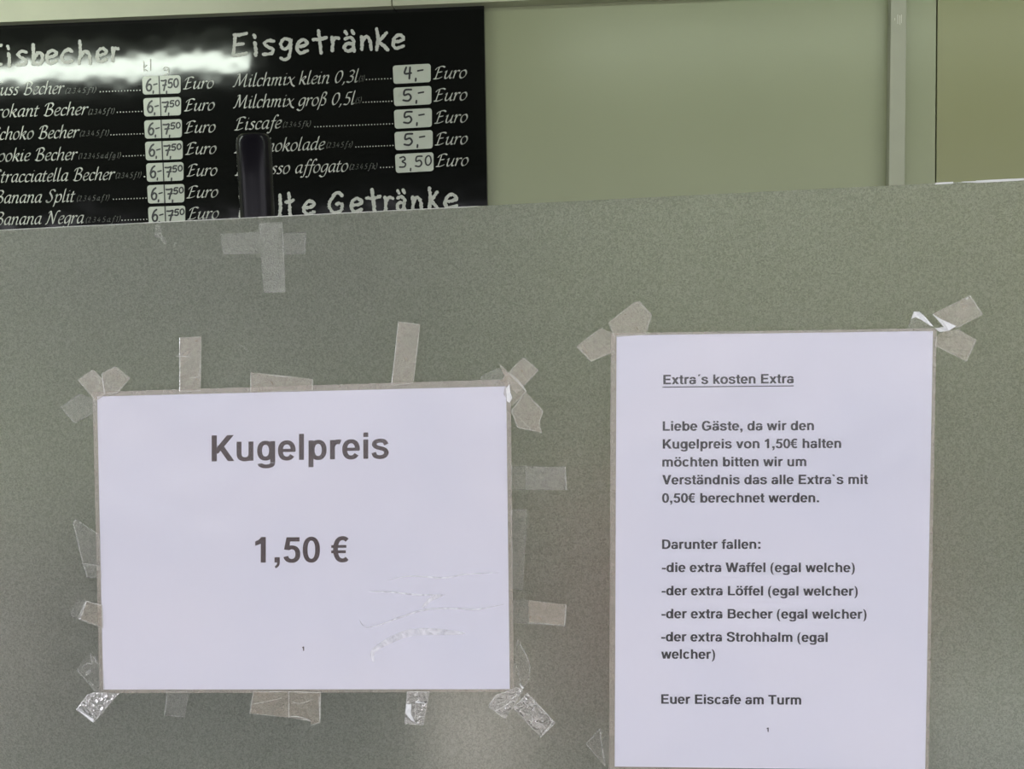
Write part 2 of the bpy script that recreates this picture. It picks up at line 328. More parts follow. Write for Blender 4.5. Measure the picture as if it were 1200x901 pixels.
# ---- chancery italic drawn with a broad nib
IT = {
 'a': (430, [[(350, 395), (220, 410), (90, 300), (60, 130), (120, 10), (220, 50), (330, 220), (355, 395)], [(355, 400), (312, 120), (350, 5), (430, 60)]]),
 'b': (420, [[(100, 690), (85, 300), (75, 60), (150, 0), (290, 40), (360, 200), (320, 370), (220, 400), (95, 260)]]),
 'c': (340, [[(320, 330), (260, 400), (130, 370), (55, 200), (80, 50), (180, 0), (310, 70)]]),
 'd': (440, [[(350, 395), (220, 410), (90, 300), (60, 130), (120, 10), (220, 50), (330, 220)], [(385, 690), (355, 400), (312, 120), (350, 5), (430, 60)]]),
 'e': (350, [[(70, 190), (220, 220), (320, 310), (270, 400), (150, 380), (60, 220), (80, 60), (180, 0), (320, 80)]]),
 'f': (280, [[(390, 620), (320, 690), (230, 600), (170, 300), (120, -100), (50, -220), (-50, -180)], [(80, 385), (310, 390)]]),
 'g': (410, [[(350, 395), (220, 410), (90, 300), (60, 130), (120, 20), (220, 60), (335, 220)], [(360, 400), (330, 0), (260, -190), (120, -230), (0, -150)]]),
 'h': (445, [[(100, 690), (60, 0)], [(75, 150), (180, 350), (300, 400), (350, 320), (310, 100), (350, 0), (430, 50)]]),
 'i': (230, [[(30, 330), (110, 400), (80, 80), (130, 0), (210, 60)], [(125, 560), (150, 590)]]),
 'k': (420, [[(100, 690), (60, 0)], [(70, 180), (260, 400), (330, 330), (200, 220), (90, 205)], [(180, 210), (330, 0), (430, 20)]]),
 'l': (230, [[(120, 690), (70, 90), (120, 0), (210, 60)]]),
 'm': (650, [[(30, 330), (110, 400), (70, 0)], [(75, 150), (180, 370), (280, 390), (300, 300), (265, 0)], [(270, 150), (380, 370), (480, 400), (510, 300), (470, 90), (520, 0), (600, 50)]]),
 'n': (450, [[(30, 330), (110, 400), (70, 0)], [(75, 150), (190, 370), (300, 400), (350, 320), (310, 90), (350, 0), (430, 50)]]),
 'o': (410, [[(200, 400), (80, 320), (50, 130), (130, 0), (250, 20), (350, 150), (350, 300), (270, 400), (200, 400)]]),
 'p': (430, [[(30, 330), (110, 400), (70, 100), (20, -230)], [(75, 60), (150, 0), (290, 30), (370, 200), (340, 370), (230, 400), (90, 250)]]),
 'r': (330, [[(30, 330), (110, 400), (70, 0)], [(85, 180), (190, 370), (290, 400), (320, 350)]]),
 's': (320, [[(290, 350), (220, 400), (120, 370), (110, 290), (230, 180), (240, 70), (150, 0), (30, 40)]]),
 't': (270, [[(140, 540), (80, 90), (130, 0), (230, 50)], [(20, 390), (250, 395)]]),
 'u': (450, [[(30, 330), (110, 400), (70, 130), (110, 10), (210, 40), (340, 250)], [(370, 400), (320, 90), (370, 0), (450, 50)]]),
 'x': (400, [[(10, 330), (100, 395), (210, 180), (310, 0), (460, -90)], [(380, 390), (200, 200), (10, 0)]]),
 '\u00df': (440, [[(0, -220), (90, 200), (130, 560), (230, 680), (340, 600), (290, 460), (200, 400), (340, 300), (350, 100), (240, 0), (150, 30)]]),
 'B': (560, [[(210, 640), (130, 10)], [(30, 500), (110, 620), (330, 670), (460, 560), (370, 400), (220, 350), (400, 330), (490, 180), (390, 20), (200, -10), (60, 60)]]),
 'C': (540, [[(520, 560), (430, 660), (250, 620), (110, 430), (70, 200), (170, 10), (350, 20), (490, 120)]]),
 'E': (540, [[(510, 590), (400, 655), (230, 630), (100, 560), (60, 480)], [(230, 640), (140, 20)], [(190, 340), (400, 365)], [(40, 10), (250, 5), (460, 90)]]),
 'K': (600, [[(60, 560), (200, 640), (120, 0)], [(540, 650), (380, 560), (180, 330)], [(190, 340), (360, 120), (560, -20)]]),
 'M': (800, [[(10, 40), (100, 60), (250, 640)], [(130, 610), (250, 640), (340, 60)], [(340, 60), (640, 650)], [(640, 650), (610, 80), (680, 0), (780, 70)]]),
 'N': (680, [[(0, 10), (90, 40), (210, 620)], [(90, 560), (200, 640), (430, 0)], [(430, 0), (520, 500), (620, 670), (720, 640)]]),
 'S': (460, [[(430, 560), (330, 660), (180, 620), (140, 500), (260, 340), (320, 180), (220, 10), (60, 10), (0, 110)]]),
 '0': (450, [[(230, 600), (100, 480), (50, 200), (140, 10), (270, 60), (390, 300), (360, 540), (230, 600)]]),
 '3': (420, [[(100, 540), (230, 620), (360, 520), (290, 370), (170, 330), (320, 270), (330, 100), (190, 0), (30, 50)]]),
 '5': (420, [[(380, 620), (170, 600), (120, 350)], [(120, 350), (290, 330), (340, 170), (230, 0), (40, 20)]]),
 '1': (300, [[(80, 500), (200, 600), (130, 0)]]), '2': (400, [[(90, 480), (200, 600), (330, 500), (250, 250), (40, 10), (180, 30), (350, 0)]]),
 '4': (420, [[(250, 600), (40, 200), (380, 210)], [(300, 380), (250, 0)]]),
 ',': (210, [[(90, 40), (90, -30), (30, -120)]]), '.': (200, [[(60, 20), (85, 40)]]),
 '(': (260, [[(260, 690), (90, 450), (60, 150), (130, -100)]]), ')': (260, [[(160, 690), (230, 450), (190, 150), (30, -100)]]), ' ': (260, []),
}
def write_italic(ink, text, x0, y0, x1, y1, cap=14.0, nib=1.9, hair=0.55):
    adv = 0; items = []
    for ch in text: w, g = IT[ch]; items.append((adv, g)); adv += w
    sl = 0.2; s = cap / 640.0
    allx = [a + x + sl * y for a, g in items for p in g for x, y in p]; lo, hi = min(allx), max(allx)
    ux, uy = (x1 - x0) / (hi - lo), (y1 - y0) / (hi - lo)
    nx, ny = nib * math.cos(math.radians(38)) / 2, -nib * math.sin(math.radians(38)) / 2
    for a, g in items:
        for p in g:
            q = spline(p, 3); q = [(x0 + (a + x + sl * y - lo) * ux, y0 + (a + x + sl * y - lo) * uy - y * s) for x, y in q]
            ink.quadstrip([(x - nx, y - ny) for x, y in q], [(x + nx, y + ny) for x, y in q])
            Lp, Rp = offs(q, hair, hair); ink.quadstrip(Lp, Rp)

# ---- rough chalk capitals and marker figures: unit box, x 0..1, baseline 0, x-height 1
CH = {
 'E': [[(0.15, 1.5), (0.0, 0.0)], [(0.05, 1.5), (0.55, 1.5), (1.0, 1.62)], [(0.1, 0.78), (0.75, 0.85)], [(0.0, 0.0), (0.5, 0.05), (1.0, 0.18)]],
 'i': [[(0.3, 0.95), (0.6, 0.5), (0.6, 0.0)], [(0.1, 1.5), (0.4, 1.3)]],
 's': [[(0.95, 0.95), (0.5, 1.0), (0.1, 0.8), (0.4, 0.55), (0.85, 0.35), (0.7, 0.05), (0.0, 0.0)]],
 'b': [[(0.1, 1.5), (0.15, 0.7), (0.1, 0.0)], [(0.1, 0.2), (0.5, 0.85), (0.95, 0.75), (0.9, 0.2), (0.5, 0.0), (0.1, 0.1)]],
 'e': [[(0.1, 0.5), (0.6, 0.55), (0.95, 0.75), (0.6, 1.0), (0.2, 0.85), (0.0, 0.4), (0.3, 0.03), (0.95, 0.2)]],
 'c': [[(0.95, 0.85), (0.6, 1.0), (0.15, 0.75), (0.0, 0.35), (0.3, 0.03), (0.95, 0.15)]],
 'h': [[(0.1, 1.7), (0.15, 0.9), (0.05, 0.0)], [(0.1, 0.4), (0.45, 0.9), (0.85, 0.75), (0.95, 0.0)]],
 'r': [[(0.1, 1.0), (0.2, 0.5), (0.15, 0.0)], [(0.15, 0.6), (0.5, 0.95), (0.95, 0.9)]],
 'g': [[(0.9, 0.9), (0.4, 1.0), (0.05, 0.65), (0.3, 0.25), (0.75, 0.4), (0.95, 0.95), (0.9, 0.2), (0.75, -0.35), (0.35, -0.5), (0.05, -0.4)]],
 't': [[(0.4, 1.6), (0.5, 0.8), (0.6, -0.05)], [(0.0, 0.95), (0.5, 0.95), (1.0, 1.1)]],
 '\u00e4': [[(0.1, 0.9), (0.5, 1.0), (0.85, 0.8), (0.8, 0.4), (0.9, 0.0)], [(0.85, 0.5), (0.3, 0.55), (0.05, 0.25), (0.35, 0.0), (0.85, 0.2)], [(0.1, 1.45), (0.25, 1.25)], [(0.7, 1.5), (0.85, 1.28)]],
 'n': [[(0.05, 0.95), (0.1, 0.5), (0.1, 0.0)], [(0.1, 0.5), (0.45, 0.95), (0.85, 0.7), (1.0, 0.0)]],
 'K': [[(0.1, 1.55), (0.2, 0.8), (0.1, 0.0)], [(0.9, 1.25), (0.5, 0.85), (0.15, 0.6)], [(0.2, 0.65), (0.55, 0.4), (1.0, 0.0)]],
 'a': [[(0.9, 0.9), (0.4, 1.0), (0.05, 0.5), (0.3, 0.02), (0.75, 0.2), (0.9, 0.9)], [(0.9, 0.95), (0.85, 0.4), (1.0, 0.0)]],
 'l': [[(0.5, 1.5), (0.55, 0.8), (0.5, 0.0)]],
 'G': [[(1.0, 1.25), (0.65, 1.5), (0.2, 1.1), (0.0, 0.5), (0.35, 0.03), (0.9, 0.2), (0.95, 0.65), (0.55, 0.65)]],
}
MK = {
 '6': [[(0.75, 1.0), (0.35, 0.8), (0.08, 0.35), (0.3, 0.0), (0.75, 0.05), (0.85, 0.4), (0.5, 0.55), (0.12, 0.35)]],
 '7': [[(0.0, 0.95), (0.5, 0.95), (0.95, 1.0), (0.7, 0.5), (0.5, 0.0)], [(0.3, 0.5), (0.95, 0.55)]],
 '5': [[(0.95, 1.0), (0.25, 0.95), (0.15, 0.5), (0.65, 0.6), (0.9, 0.3), (0.6, 0.0), (0.05, 0.05)]],
 '0': [[(0.5, 1.0), (0.1, 0.7), (0.15, 0.15), (0.55, 0.0), (0.95, 0.35), (0.85, 0.85), (0.5, 1.0)]],
 '4': [[(0.25, 1.0), (0.05, 0.45), (0.9, 0.5)], [(0.75, 1.0), (0.65, 0.0)]],
 '3': [[(0.1, 0.9), (0.6, 1.0), (0.8, 0.75), (0.4, 0.55), (0.85, 0.35), (0.7, 0.05), (0.05, 0.02)]],
 ',': [[(0.5, 0.2), (0.4, -0.25)]], '-': [[(0.0, 0.45), (1.0, 0.55)]],
 'k': [[(0.1, 1.0), (0.1, 0.0)], [(0.7, 0.6), (0.1, 0.3), (0.8, 0.0)]], 'l': [[(0.5, 1.0), (0.5, 0.0)]],
 'g': [[(0.8, 0.6), (0.3, 0.65), (0.2, 0.3), (0.7, 0.35), (0.8, 0.6), (0.75, -0.2), (0.2, -0.35)]],
 'r': [[(0.2, 0.6), (0.2, 0.0)], [(0.2, 0.4), (0.8, 0.6)]],
}
def resample(q, d):
    out = [q[0]]; acc = 0
    for a, b in zip(q, q[1:]):
        L = math.hypot(b[0] - a[0], b[1] - a[1]); k = max(1, int(L / d))
        for i in range(1, k + 1): out.append((a[0] + (b[0] - a[0]) * i / k, a[1] + (b[1] - a[1]) * i / k))
    return out
def write_chalk(ink, letters, xh, w=3.9):
    for ch, x0, x1, base in letters:
        for p in CH[ch]:
            q = [(x0 + w / 2 + x * (x1 - x0 - w), base - w / 2 - y * (xh - w)) for x, y in spline(p, 4)]
            q = resample(q, 1.0)
            if len(q) < 2: continue
            Lp, Rp = offs(q, w, w)
            j = lambda pt: (pt[0] + random.uniform(-.6, .6), pt[1] + random.uniform(-.6, .6))
            ink.quadstrip([j(a) for a in Lp], [j(a) for a in Rp]); cap_round(ink, q[0], w * .47, 6); cap_round(ink, q[-1], w * .47, 6)
def write_marker(ink, ch, x0, y0, x1, y1, w=1.5):
    """figure in the box x0..x1, top y0, bottom y1 (photo pixels)"""
    for p in MK[ch]:
        q = [(x0 + x * (x1 - x0), y1 - y * (y1 - y0)) for x, y in spline(p, 4)]
        Lp, Rp = offs(q, w, w); ink.quadstrip(Lp, Rp); cap_round(ink, q[0], w * .5, 6); cap_round(ink, q[-1], w * .5, 6)

# ------------------------------------------------------------------ the setting
WY = 1.10                                   # back wall plane
FL, CE = 0.15, 2.62
wall = structure(MB().box(-2.2, WY + 0.012, FL, 2.2, WY + 0.08, CE).build('wall_back', MAT['joint']))
def panel(pts, mat):  # pts in pixels; extended far beyond the frame
    a = [U(x, y, WY) for x, y in pts]
    return a
def wall_panel(xt0, xb0, xt1, xb1, mat):
    """upright enamel panel; edges follow pixel columns at y=0 and y=215"""
    def edge(xt, xb):
        p, q = U(xt, 0, WY), U(xb, 215, WY); s = (p.x - q.x) / (p.z - q.z)
        return lambda z: q.x + s * (z - q.z)
    e0 = edge(xt0, xb0) if xt0 is not None else (lambda z: -2.2)
    e1 = edge(xt1, xb1) if xt1 is not None else (lambda z: 2.2)
    v = [(e(z), y, z) for y in (WY, WY + 0.012) for e, z in ((e0, FL), (e1, FL), (e1, CE), (e0, CE))]
    f = [(0, 1, 2, 3), (7, 6, 5, 4), (0, 4, 5, 1), (1, 5, 6, 2), (2, 6, 7, 3), (3, 7, 4, 0)]
    return link('wall_panel', v, f, mat, wall)
wall_panel(None, None, 1097.2, 1095.6, MAT['panel'])
wall_panel(1099.0, 1097.3, None, None, MAT['panel_olive'])
# post
PY = WY - 0.02
def post_outline():
    a, b = U(1044, 0, PY), U(1041.3, 217, PY); c, d = U(1062.6, 0, PY), U(1060.3, 217, PY)
    ex = lambda p, q, z: q.x + (p.x - q.x) / (p.z - q.z) * (z - q.z)
    return [(ex(a, b, FL), FL), (ex(c, d, FL), FL), (ex(c, d, CE), CE), (ex(a, b, CE), CE)]
po = post_outline()
post = structure(link('trim_2', [(x, y, z) for y in (PY, WY) for x, z in po],
                      [(0, 1, 2, 3), (7, 6, 5, 4), (0, 4, 5, 1), (1, 5, 6, 2), (2, 6, 7, 3), (3, 7, 4, 0)], MAT['post']))
md = post.modifiers.new('bevel', 'BEVEL'); md.width = 0.0012; md.segments = 2
ik = Ink()
for x, y0, y1 in ((1048.6, 21, 24), (1052, 17, 28), (1054.6, 18, 29), (1056.4, 17, 27)): ik.poly([(x - .3, y0), (x + .35, y0), (x + .3, y1), (x - .2, y1)])
ik.build('scratch_mark', MAT['scratch'], post, PY - 0.0004)
# horizontal rail above the board, of two sections with a joint
RY = WY - 0.035
rail = structure(empty('trim_1', U(300, 10, RY)))
def rail_section(x0, x1, ext0=None, ext1=None):
    yb = lambda x: 26.0 - 0.0415 * x
    p, q = U(x0, yb(x0), RY), U(x1, yb(x1), RY); s = (q.z - p.z) / (q.x - p.x)
    xa = ext0 if ext0 is not None else p.x; xb = ext1 if ext1 is not None else q.x
    za, zb = p.z + s * (xa - p.x), p.z + s * (xb - p.x)
    v = []; h = 0.032
    prof = [(RY, 0), (RY, h), (RY + 0.006, h + 0.0015), (RY + 0.006, 0.13), (WY, 0.13), (WY, 0)]
    for x, z in ((xa, za), (xb, zb)): v += [(x, y, z + dz) for y, dz in prof]
    k = len(prof); f = [tuple(range(k)), tuple(reversed(range(k, 2 * k)))] + [(i, i + k, (i + 1) % k + k, (i + 1) % k) for i in range(k)]
    return link('rail_section', v, f, MAT['rail'], rail)
rail_section(0, 458.6, ext0=-1.9)
rail_section(460.0, 900, ext1=U(1030, 0, WY).x)

structure(MB().box(-2.28, 0.0, FL, -2.2, WY + 0.08, CE).build('wall_left', MAT['ceil']))
structure(MB().box(2.2, 0.0, FL, 2.28, WY + 0.08, CE).build('wall_right', MAT['ceil']))
structure(MB().box(-2.28, -0.06, CE, 2.28, WY + 0.08, CE + 0.06).build('ceiling', MAT['ceil']))
structure(MB().box(-2.28, -0.06, 0.05, 2.28, WY + 0.08, FL).build('floor', MAT['floor']))
structure(MB().box(-2.28, -0.06, FL, 2.28, -0.01, 1.08).build('wall_front', MAT['front']))
structure(MB().box(-12, -14, -0.05, 12, 3, 0.0).build('ground', MAT['paving']))
aw0 = MB().box(-4.6, -2.72, 1.98, 2.6, -2.70, 2.36)
aw = MB(); aw.v = [(-4.6, -0.06, 2.62), (2.6, -0.06, 2.62), (2.6, -2.7, 2.36), (-4.6, -2.7, 2.36), (-4.6, -0.06, 2.60), (2.6, -0.06, 2.60), (2.6, -2.7, 2.34), (-4.6, -2.7, 2.34)]
aw.f = [(0, 1, 2, 3), (7, 6, 5, 4), (0, 4, 5, 1), (1, 5, 6, 2), (2, 6, 7, 3), (3, 7, 4, 0)]
awn = empty('awning', (0, -0.06, 2.6)); aw.build('cloth', MAT['awning'], awn); aw0.build('added_valance', MAT['awning'], awn)  # unseen awning, added and sized to keep the board's reflections dark
tag(awn, 'unseen dark cloth awning added over the serving window to darken board reflections', 'awning')
# serving counter
ct = MB().box(-2.19, -0.10, 1.08, 2.19, 0.55, 1.12).build('countertop', MAT['counter'], bevel=0.003)
tag(ct, 'grey serving countertop under the frosted pane', 'countertop')
bc = empty('back_counter', (0, 0.87, FL))
MB().box(-2.1, 0.66, FL, 2.1, WY - 0.002, 0.90).build('body', MAT['white'], bc)
MB().box(-2.12, 0.64, 0.90, 2.12, WY - 0.002, 0.93).build('worktop', MAT['steel'], bc, bevel=0.002)
tag(bc, 'back counter with steel worktop along the green wall', 'counter')

# ceiling tube lamp
def lamp(x0, x1, y, z, label, tm='lamp'):
    e = empty('tube_lamp', ((x0 + x1) / 2, y, CE))
    MB().tube((x0, y, z), (x1, y, z), 0.018).build('tube', MAT[tm], e, smooth=False)
    MB().box(x0 - 0.03, y - 0.03, z + 0.02, x1 + 0.03, y + 0.03, z + 0.06).build('housing', MAT['lamp_metal'], e)
    MB().box(x0 - 0.03, y - 0.018, z - 0.018, x0, y + 0.018, z + 0.02).build('socket', MAT['lamp_metal'], e)
    MB().box(x1, y - 0.018, z - 0.018, x1 + 0.03, y + 0.018, z + 0.02).build('socket', MAT['lamp_metal'], e)
    for k in (0.15, 0.85): MB().tube((x0 + (x1 - x0) * k, y, z + 0.05), (x0 + (x1 - x0) * k, y, CE), 0.006).build('rod', MAT['lamp_metal'], e)
    tag(e, label, 'lamp')
P = U(150, 84, WY); d = (P - CAM).normalized(); LY = 0.45; t = (WY - LY) / d.y
LZ = P.z + d.z * t
Q = U(300, 80, WY); d2 = (Q - CAM).normalized(); LX = Q.x + d2.x * (WY - LY) / d2.y
lamp(-1.95, LX, LY, LZ, 'fluorescent tube lamp hung under the kiosk ceiling above the counter')

Q = U(650, 80, WY); d3 = (Q - CAM).normalized(); LX2 = Q.x + d3.x * (WY - LY) / d3.y  # second tube added to brighten the interior and the band on the wall
lamp(LX2, 1.95, LY, LZ, 'added second fluorescent tube lamp further right under the kiosk ceiling, brightening the interior', 'lamp_dim')
# ------------------------------------------------------------------ frosted pane
PT = 0.006
def zt(x):   # top edge follows the photographed edge
    p, q = U(0, 269.3, 0), U(1200, 209.6, 0); return p.z + (q.z - p.z) * (x - p.x) / (q.x - p.x)
pane = empty('frosted_pane', (0.1, 0.003, 1.12))
x0, x1 = -0.9, 1.1
v = [(x, y, z) for y in (0.0, PT) for x, z in ((x0, 1.12), (x1, 1.12), (x1, zt(x1)), (x0, zt(x0)))]
pm = link('pane_sheet', v, [(0, 1, 2, 3), (7, 6, 5, 4), (0, 4, 5, 1), (1, 5, 6, 2), (2, 6, 7, 3), (3, 7, 4, 0)], MAT['pane'], pane)
tag(pane, 'frosted grey-green acrylic pane with fine grain standing on the counter', 'screen')
# bright lip along the top edge; left part is a highlight put into colour
ik = MB()
def lip(xa, xb, h0, h1, up=0.0):
    n = 6
    pts = [(xa + (xb - xa) * i / n, 269.3 - 0.04975 * (xa + (xb - xa) * i / n) - up - random.uniform(0, .25)) for i in range(n + 1)]
    low = [(xa + (xb - xa) * i / n, 269.3 - 0.04975 * (xa + (xb - xa) * i / n) + (h0 + (h1 - h0) * i / n)) for i in range(n + 1)]
    ik.slab(pts + low[::-1], -0.0006, 0.0005)
lip(0, 300, .8, .7); lip(302, 560, .9, .6)
ik.build('edge_strip', MAT['pane_edge'], pane)
ik = MB(); lip(1096, 1117, 1.6, 1.3, .6); lip(1127, 1146, .4, 1.6, .3); lip(1144, 1200, 1.9, 1.7, .8)
ik.build('edge_strip', MAT['white'], pane)
for sx in (-0.7, 0.9):
    MB().box(sx - 0.04, -0.012, 1.12, sx + 0.04, 0.018, 1.15).build('clamp', MAT['steel'], pane, bevel=0.002)

# ------------------------------------------------------------------ laminated signs
def laminated(name, paper, pouch, label, ink_mat, writer):
    e = empty(name, U(sum(p[0] for p in pouch) / 4, pouch[2][1], -0.001))
    MB().slab(paper, -0.0009, 0.0003).build('paper', MAT['paper'], e)
    for fn in writer():
        ink = Ink(); fn(ink); ink.build('text_line', ink_mat, e, -0.00096)
    MB().slab(paper, -0.0014, 0.0002).build('film', MAT['film_clear'], e)
    # sealed rim of the pouch
    Y = -0.0012; a = [U(x, y, Y) for x, y in pouch]; b = [U(x, y, Y) for x, y in paper]
    vv = [tuple(p) for p in a + b] + [(p.x, Y + 0.0009, p.z) for p in a + b]; ff = []
    for i in range(4):
        j = (i + 1) % 4
        ff += [(i, j, 4 + j, 4 + i), (8 + j, 8 + i, 12 + i, 12 + j), (i, 8 + i, 8 + j, j)]
    link('sealed_edge', vv, ff, MAT['film_edge'], e)
    tag(e, label, 'sign'); return e
def bl(*a): return lambda ink: write_bold(ink, *a)
def wr_left():
    return [bl('Kugelpreis', 248, 540.6, 455.6, 537.0, 30.4), bl('1,50 \u20ac', 299, 659.2, 408.6, 658.4, 30.0), bl('1', 354.2, 762.5, 356.2, 762.5, 5.0)]
left_sign = laminated('price_sign', [(113.7, 464.5), (593.2, 452.6), (597.4, 807.5), (121, 808)],
    [(108.3, 459.3), (598.3, 444.3), (602.3, 811), (116.6, 812.3)],
    'landscape laminated white sheet with two short lines of large lettering', MAT['ink_brown'], wr_left)
RT = [("Extra\u00b4s kosten Extra", 777.5, 450.3, 929.9, 449.0), ('Liebe G\u00e4ste, da wir den', 776.8, 504.7, 953.7, 504.0),
 ('Kugelpreis von 1,50\u20ac halten', 776.8, 525.7, 985.6, 524.8), ('m\u00f6chten bitten wir um', 776.3, 546.7, 944.8, 546.2),
 ('Verst\u00e4ndnis das alle Extra`s mit', 776.3, 567.6, 1017, 567.1), ('0,50\u20ac berechnet werden.', 776, 588.9, 959.7, 588.5),
 ('Darunter fallen:', 776, 643.2, 891, 643), ('-die extra Waffel (egal welche)', 775.8, 670.2, 1001.5, 670.4),
 ('-der extra L\u00f6ffel (egal welcher)', 775.5, 697.4, 1005, 697.9), ('-der extra Becher (egal welcher)', 775.3, 724.4, 1015.3, 725),
 ('-der extra Strohhalm (egal', 775, 751.4, 969.8, 752.2), ('welcher)', 775, 771.7, 837.8, 772.0),
 ('Euer Eiscafe am Turm', 775, 824.5, 938.8, 825.6)]
def wr_right():
    return [bl(*q, 11.1) for q in RT] + [lambda ink: ink.poly([(776.3, 453.0), (930.2, 451.6), (930.2, 452.7), (776.3, 454.2)]),
            bl('1', 898.6, 857.5, 900.6, 857.5, 5.0)]
right_sign = laminated('notice_sheet', [(722.5, 393), (1093.3, 387.8), (1084.2, 902.5), (720.3, 898.2)],
    [(715.8, 390.3), (1097.6, 384.6), (1088.2, 907), (713.6, 903.5)],
    'portrait laminated white sheet with a long printed notice and underlined heading', MAT['ink'], wr_right)
# wrinkles in the landscape sheet's laminate, their gloss highlights put in as white
WR = [([(421, 726), (428, 734.5), (445, 732), (470, 723), (500, 714), (535, 713), (560, 714), (590, 708)], 1.3),
      ([(433, 693), (460, 694), (490, 697), (522, 697)], 1.2), ([(455, 680), (480, 675), (520, 677), (545, 673), (585, 671)], 1.0),
      ([(438, 776), (437, 764), (450, 754), (475, 743), (500, 740), (545, 742)], 4.5), ([(495, 712), (505, 702), (520, 697)], 2.5)]
Lw = MB(); vv, ff = [], []
for pts, w in WR:
    q = resample(spline(pts, 5), 2.0); n = len(q)
    a, b = offs(q, w * 1.7, w * 1.7, lambda i: 0.15 + math.sin(math.pi * min(1, max(0, i / (n - 1)))) ** .6)
    base = len(vv)
    for i in range(n): vv += [tuple(U(*a[i], -0.00142)), tuple(U(*q[i], -0.00155)), tuple(U(*b[i], -0.00142))]
    for i in range(n - 1):
        k = base + 3 * i; ff += [(k, k + 3, k + 4, k + 1), (k + 1, k + 4, k + 5, k + 2)]
MAT['wrinkle'] = film('wrinkle_highlight', (0.97, 0.97, 1.0), 0.45, gloss=0.1, rough=0.4, scale=160, bstr=0.1, vary=0.5)  # whitish haze stands in for gloss on the ridges
link('wrinkle', vv, ff, MAT['wrinkle'], left_sign, smooth=True)

# ------------------------------------------------------------------ tape
LAY = [0]
def tape(pts, label, mat='tape', Y=None, edge=True, inner=None, lines=(), folds=()):
    LAY[0] += 1
    Y = Y if Y is not None else -0.0019 - 0.00012 * (LAY[0] % 6)
    cx = sum(p[0] for p in pts) / len(pts); cy = sum(p[1] for p in pts) / len(pts)
    e = empty('tape_strip', U(cx, cy, Y))
    # skin: fan-subdivided slab with small buckles
    k = len(pts); rings = [1.0, 0.72, 0.4]; sub = 4; out = []
    for i in range(k):
        a, b = pts[i], pts[(i + 1) % k]
        for s in range(sub): out.append((a[0] + (b[0] - a[0]) * s / sub, a[1] + (b[1] - a[1]) * s / sub))
    amp = 0.0007 if mat == 'tape_crinkled' else 0.00025
    vv, ff = [], []
    for r in rings:
        for x, y in out:
            qx, qy = cx + (x - cx) * r, cy + (y - cy) * r
            dy = -abs(mnoise.noise(Vector((qx * .17, qy * .17, LAY[0] * 3.1)))) * amp * (0.3 if r == 1 else 1)
            p = U(qx, qy, Y); vv.append((p.x, Y + dy, p.z))
    n = len(out)
    for j in range(len(rings) - 1):
        for i in range(n): i2 = (i + 1) % n; ff.append((j * n + i, j * n + i2, (j + 1) * n + i2, (j + 1) * n + i))
    ff.append(tuple(2 * n + i for i in range(n)))
    link('tape_skin', vv, ff, MAT[mat], e)
    if edge:
        vv, ff = [], []; w = 0.45
        rim = [(cx + (x - cx) * (1 - w * 2 / max(6, math.hypot(x - cx, y - cy))), cy + (y - cy) * (1 - w * 2 / max(6, math.hypot(x - cx, y - cy)))) for x, y in out]
        sel = edge if isinstance(edge, (list, tuple)) else range(k)
        for i in range(n):
            if (i // sub) not in sel: continue
            i2 = (i + 1) % n; b = len(vv)
            vv += [tuple(U(*out[i], Y - 0.0001)), tuple(U(*out[i2], Y - 0.0001)), tuple(U(*rim[i2], Y - 0.0002)), tuple(U(*rim[i], Y - 0.0002))]
            ff.append((b, b + 1, b + 2, b + 3))
        for L in lines:
            q = resample(spline(L[0], 4), 2.0); a_, b_ = offs(q, L[1], L[1])
            for i in range(len(q) - 1):
                b = len(vv); vv += [tuple(U(*c, Y - 0.0003)) for c in (a_[i], a_[i + 1], b_[i + 1], b_[i])]; ff.append((b, b + 1, b + 2, b + 3))
        link('edge_glint', vv, ff, MAT['tape_edge'] if mat != 'tape_faint' and mat != 'tape_old' else MAT['tape_edge_faint'], e)
    if folds:
        vv, ff = [], []
        for F in folds:
            b = len(vv); vv += [tuple(U(x, y, Y - 0.0004 - 0.0006 * (i % 2))) for i, (x, y) in enumerate(F)]; ff.append(tuple(range(b, b + len(F))))
        link('fold', vv, ff, MAT['fold'], e)
    tag(e, label, 'tape'); return e
MAT['tape_edge_faint'] = film('faint_tape_edge_glint', (0.6, 0.6, 0.55), 0.28, gloss=0.2, rough=0.3, vary=0.4)  # weaker edge glint, also put into the colour

tape([(210.3, 395.2), (236, 394.2), (235, 458), (210.2, 459)], 'upright clear tape strip over the top edge of the landscape sheet, nearer its left corner', lines=[([(203, 417), (214, 417.5), (224, 418)], .8), ([(222, 443), (232, 441), (235, 430)], .8)])
tape([(293.5, 436), (366.7, 443.8), (366.5, 457), (293.3, 460)], 'wedge-shaped clear tape piece lying along the top edge of the landscape sheet', lines=[([(298, 449), (304, 448.6)], .6), ([(316, 438), (324, 441), (340, 441)], .7)])
tape([(466.6, 376.4), (492.4, 379.8), (484.6, 449), (458.4, 452)], 'tallest upright clear tape strip, above the letters at the top of the landscape sheet')
tape([(613.3, 418.3), (631.7, 433.8), (606, 461), (586, 446)], 'square-ended clear tape pointing up and out from the top corner beside the notice sheet', edge=[0, 1, 3])
tape([(583, 423), (617, 458.5), (601, 475), (590, 462), (593, 444)], 'slanting clear tape folded over the top corner of the landscape sheet nearest the notice', edge=[0, 1], folds=[[(593, 455), (597, 450), (598, 460), (600.5, 466), (597, 472), (594, 470)]], lines=[([(598, 438), (607, 446), (616, 458)], 1.6)])
tape([(616, 459), (636.7, 481.5), (632, 497), (635.8, 507.8), (606, 501), (599, 481)], 'torn clear tape hanging below the folded corner tape between the two sheets', lines=[([(600, 480), (612, 493), (622, 503)], .7)])
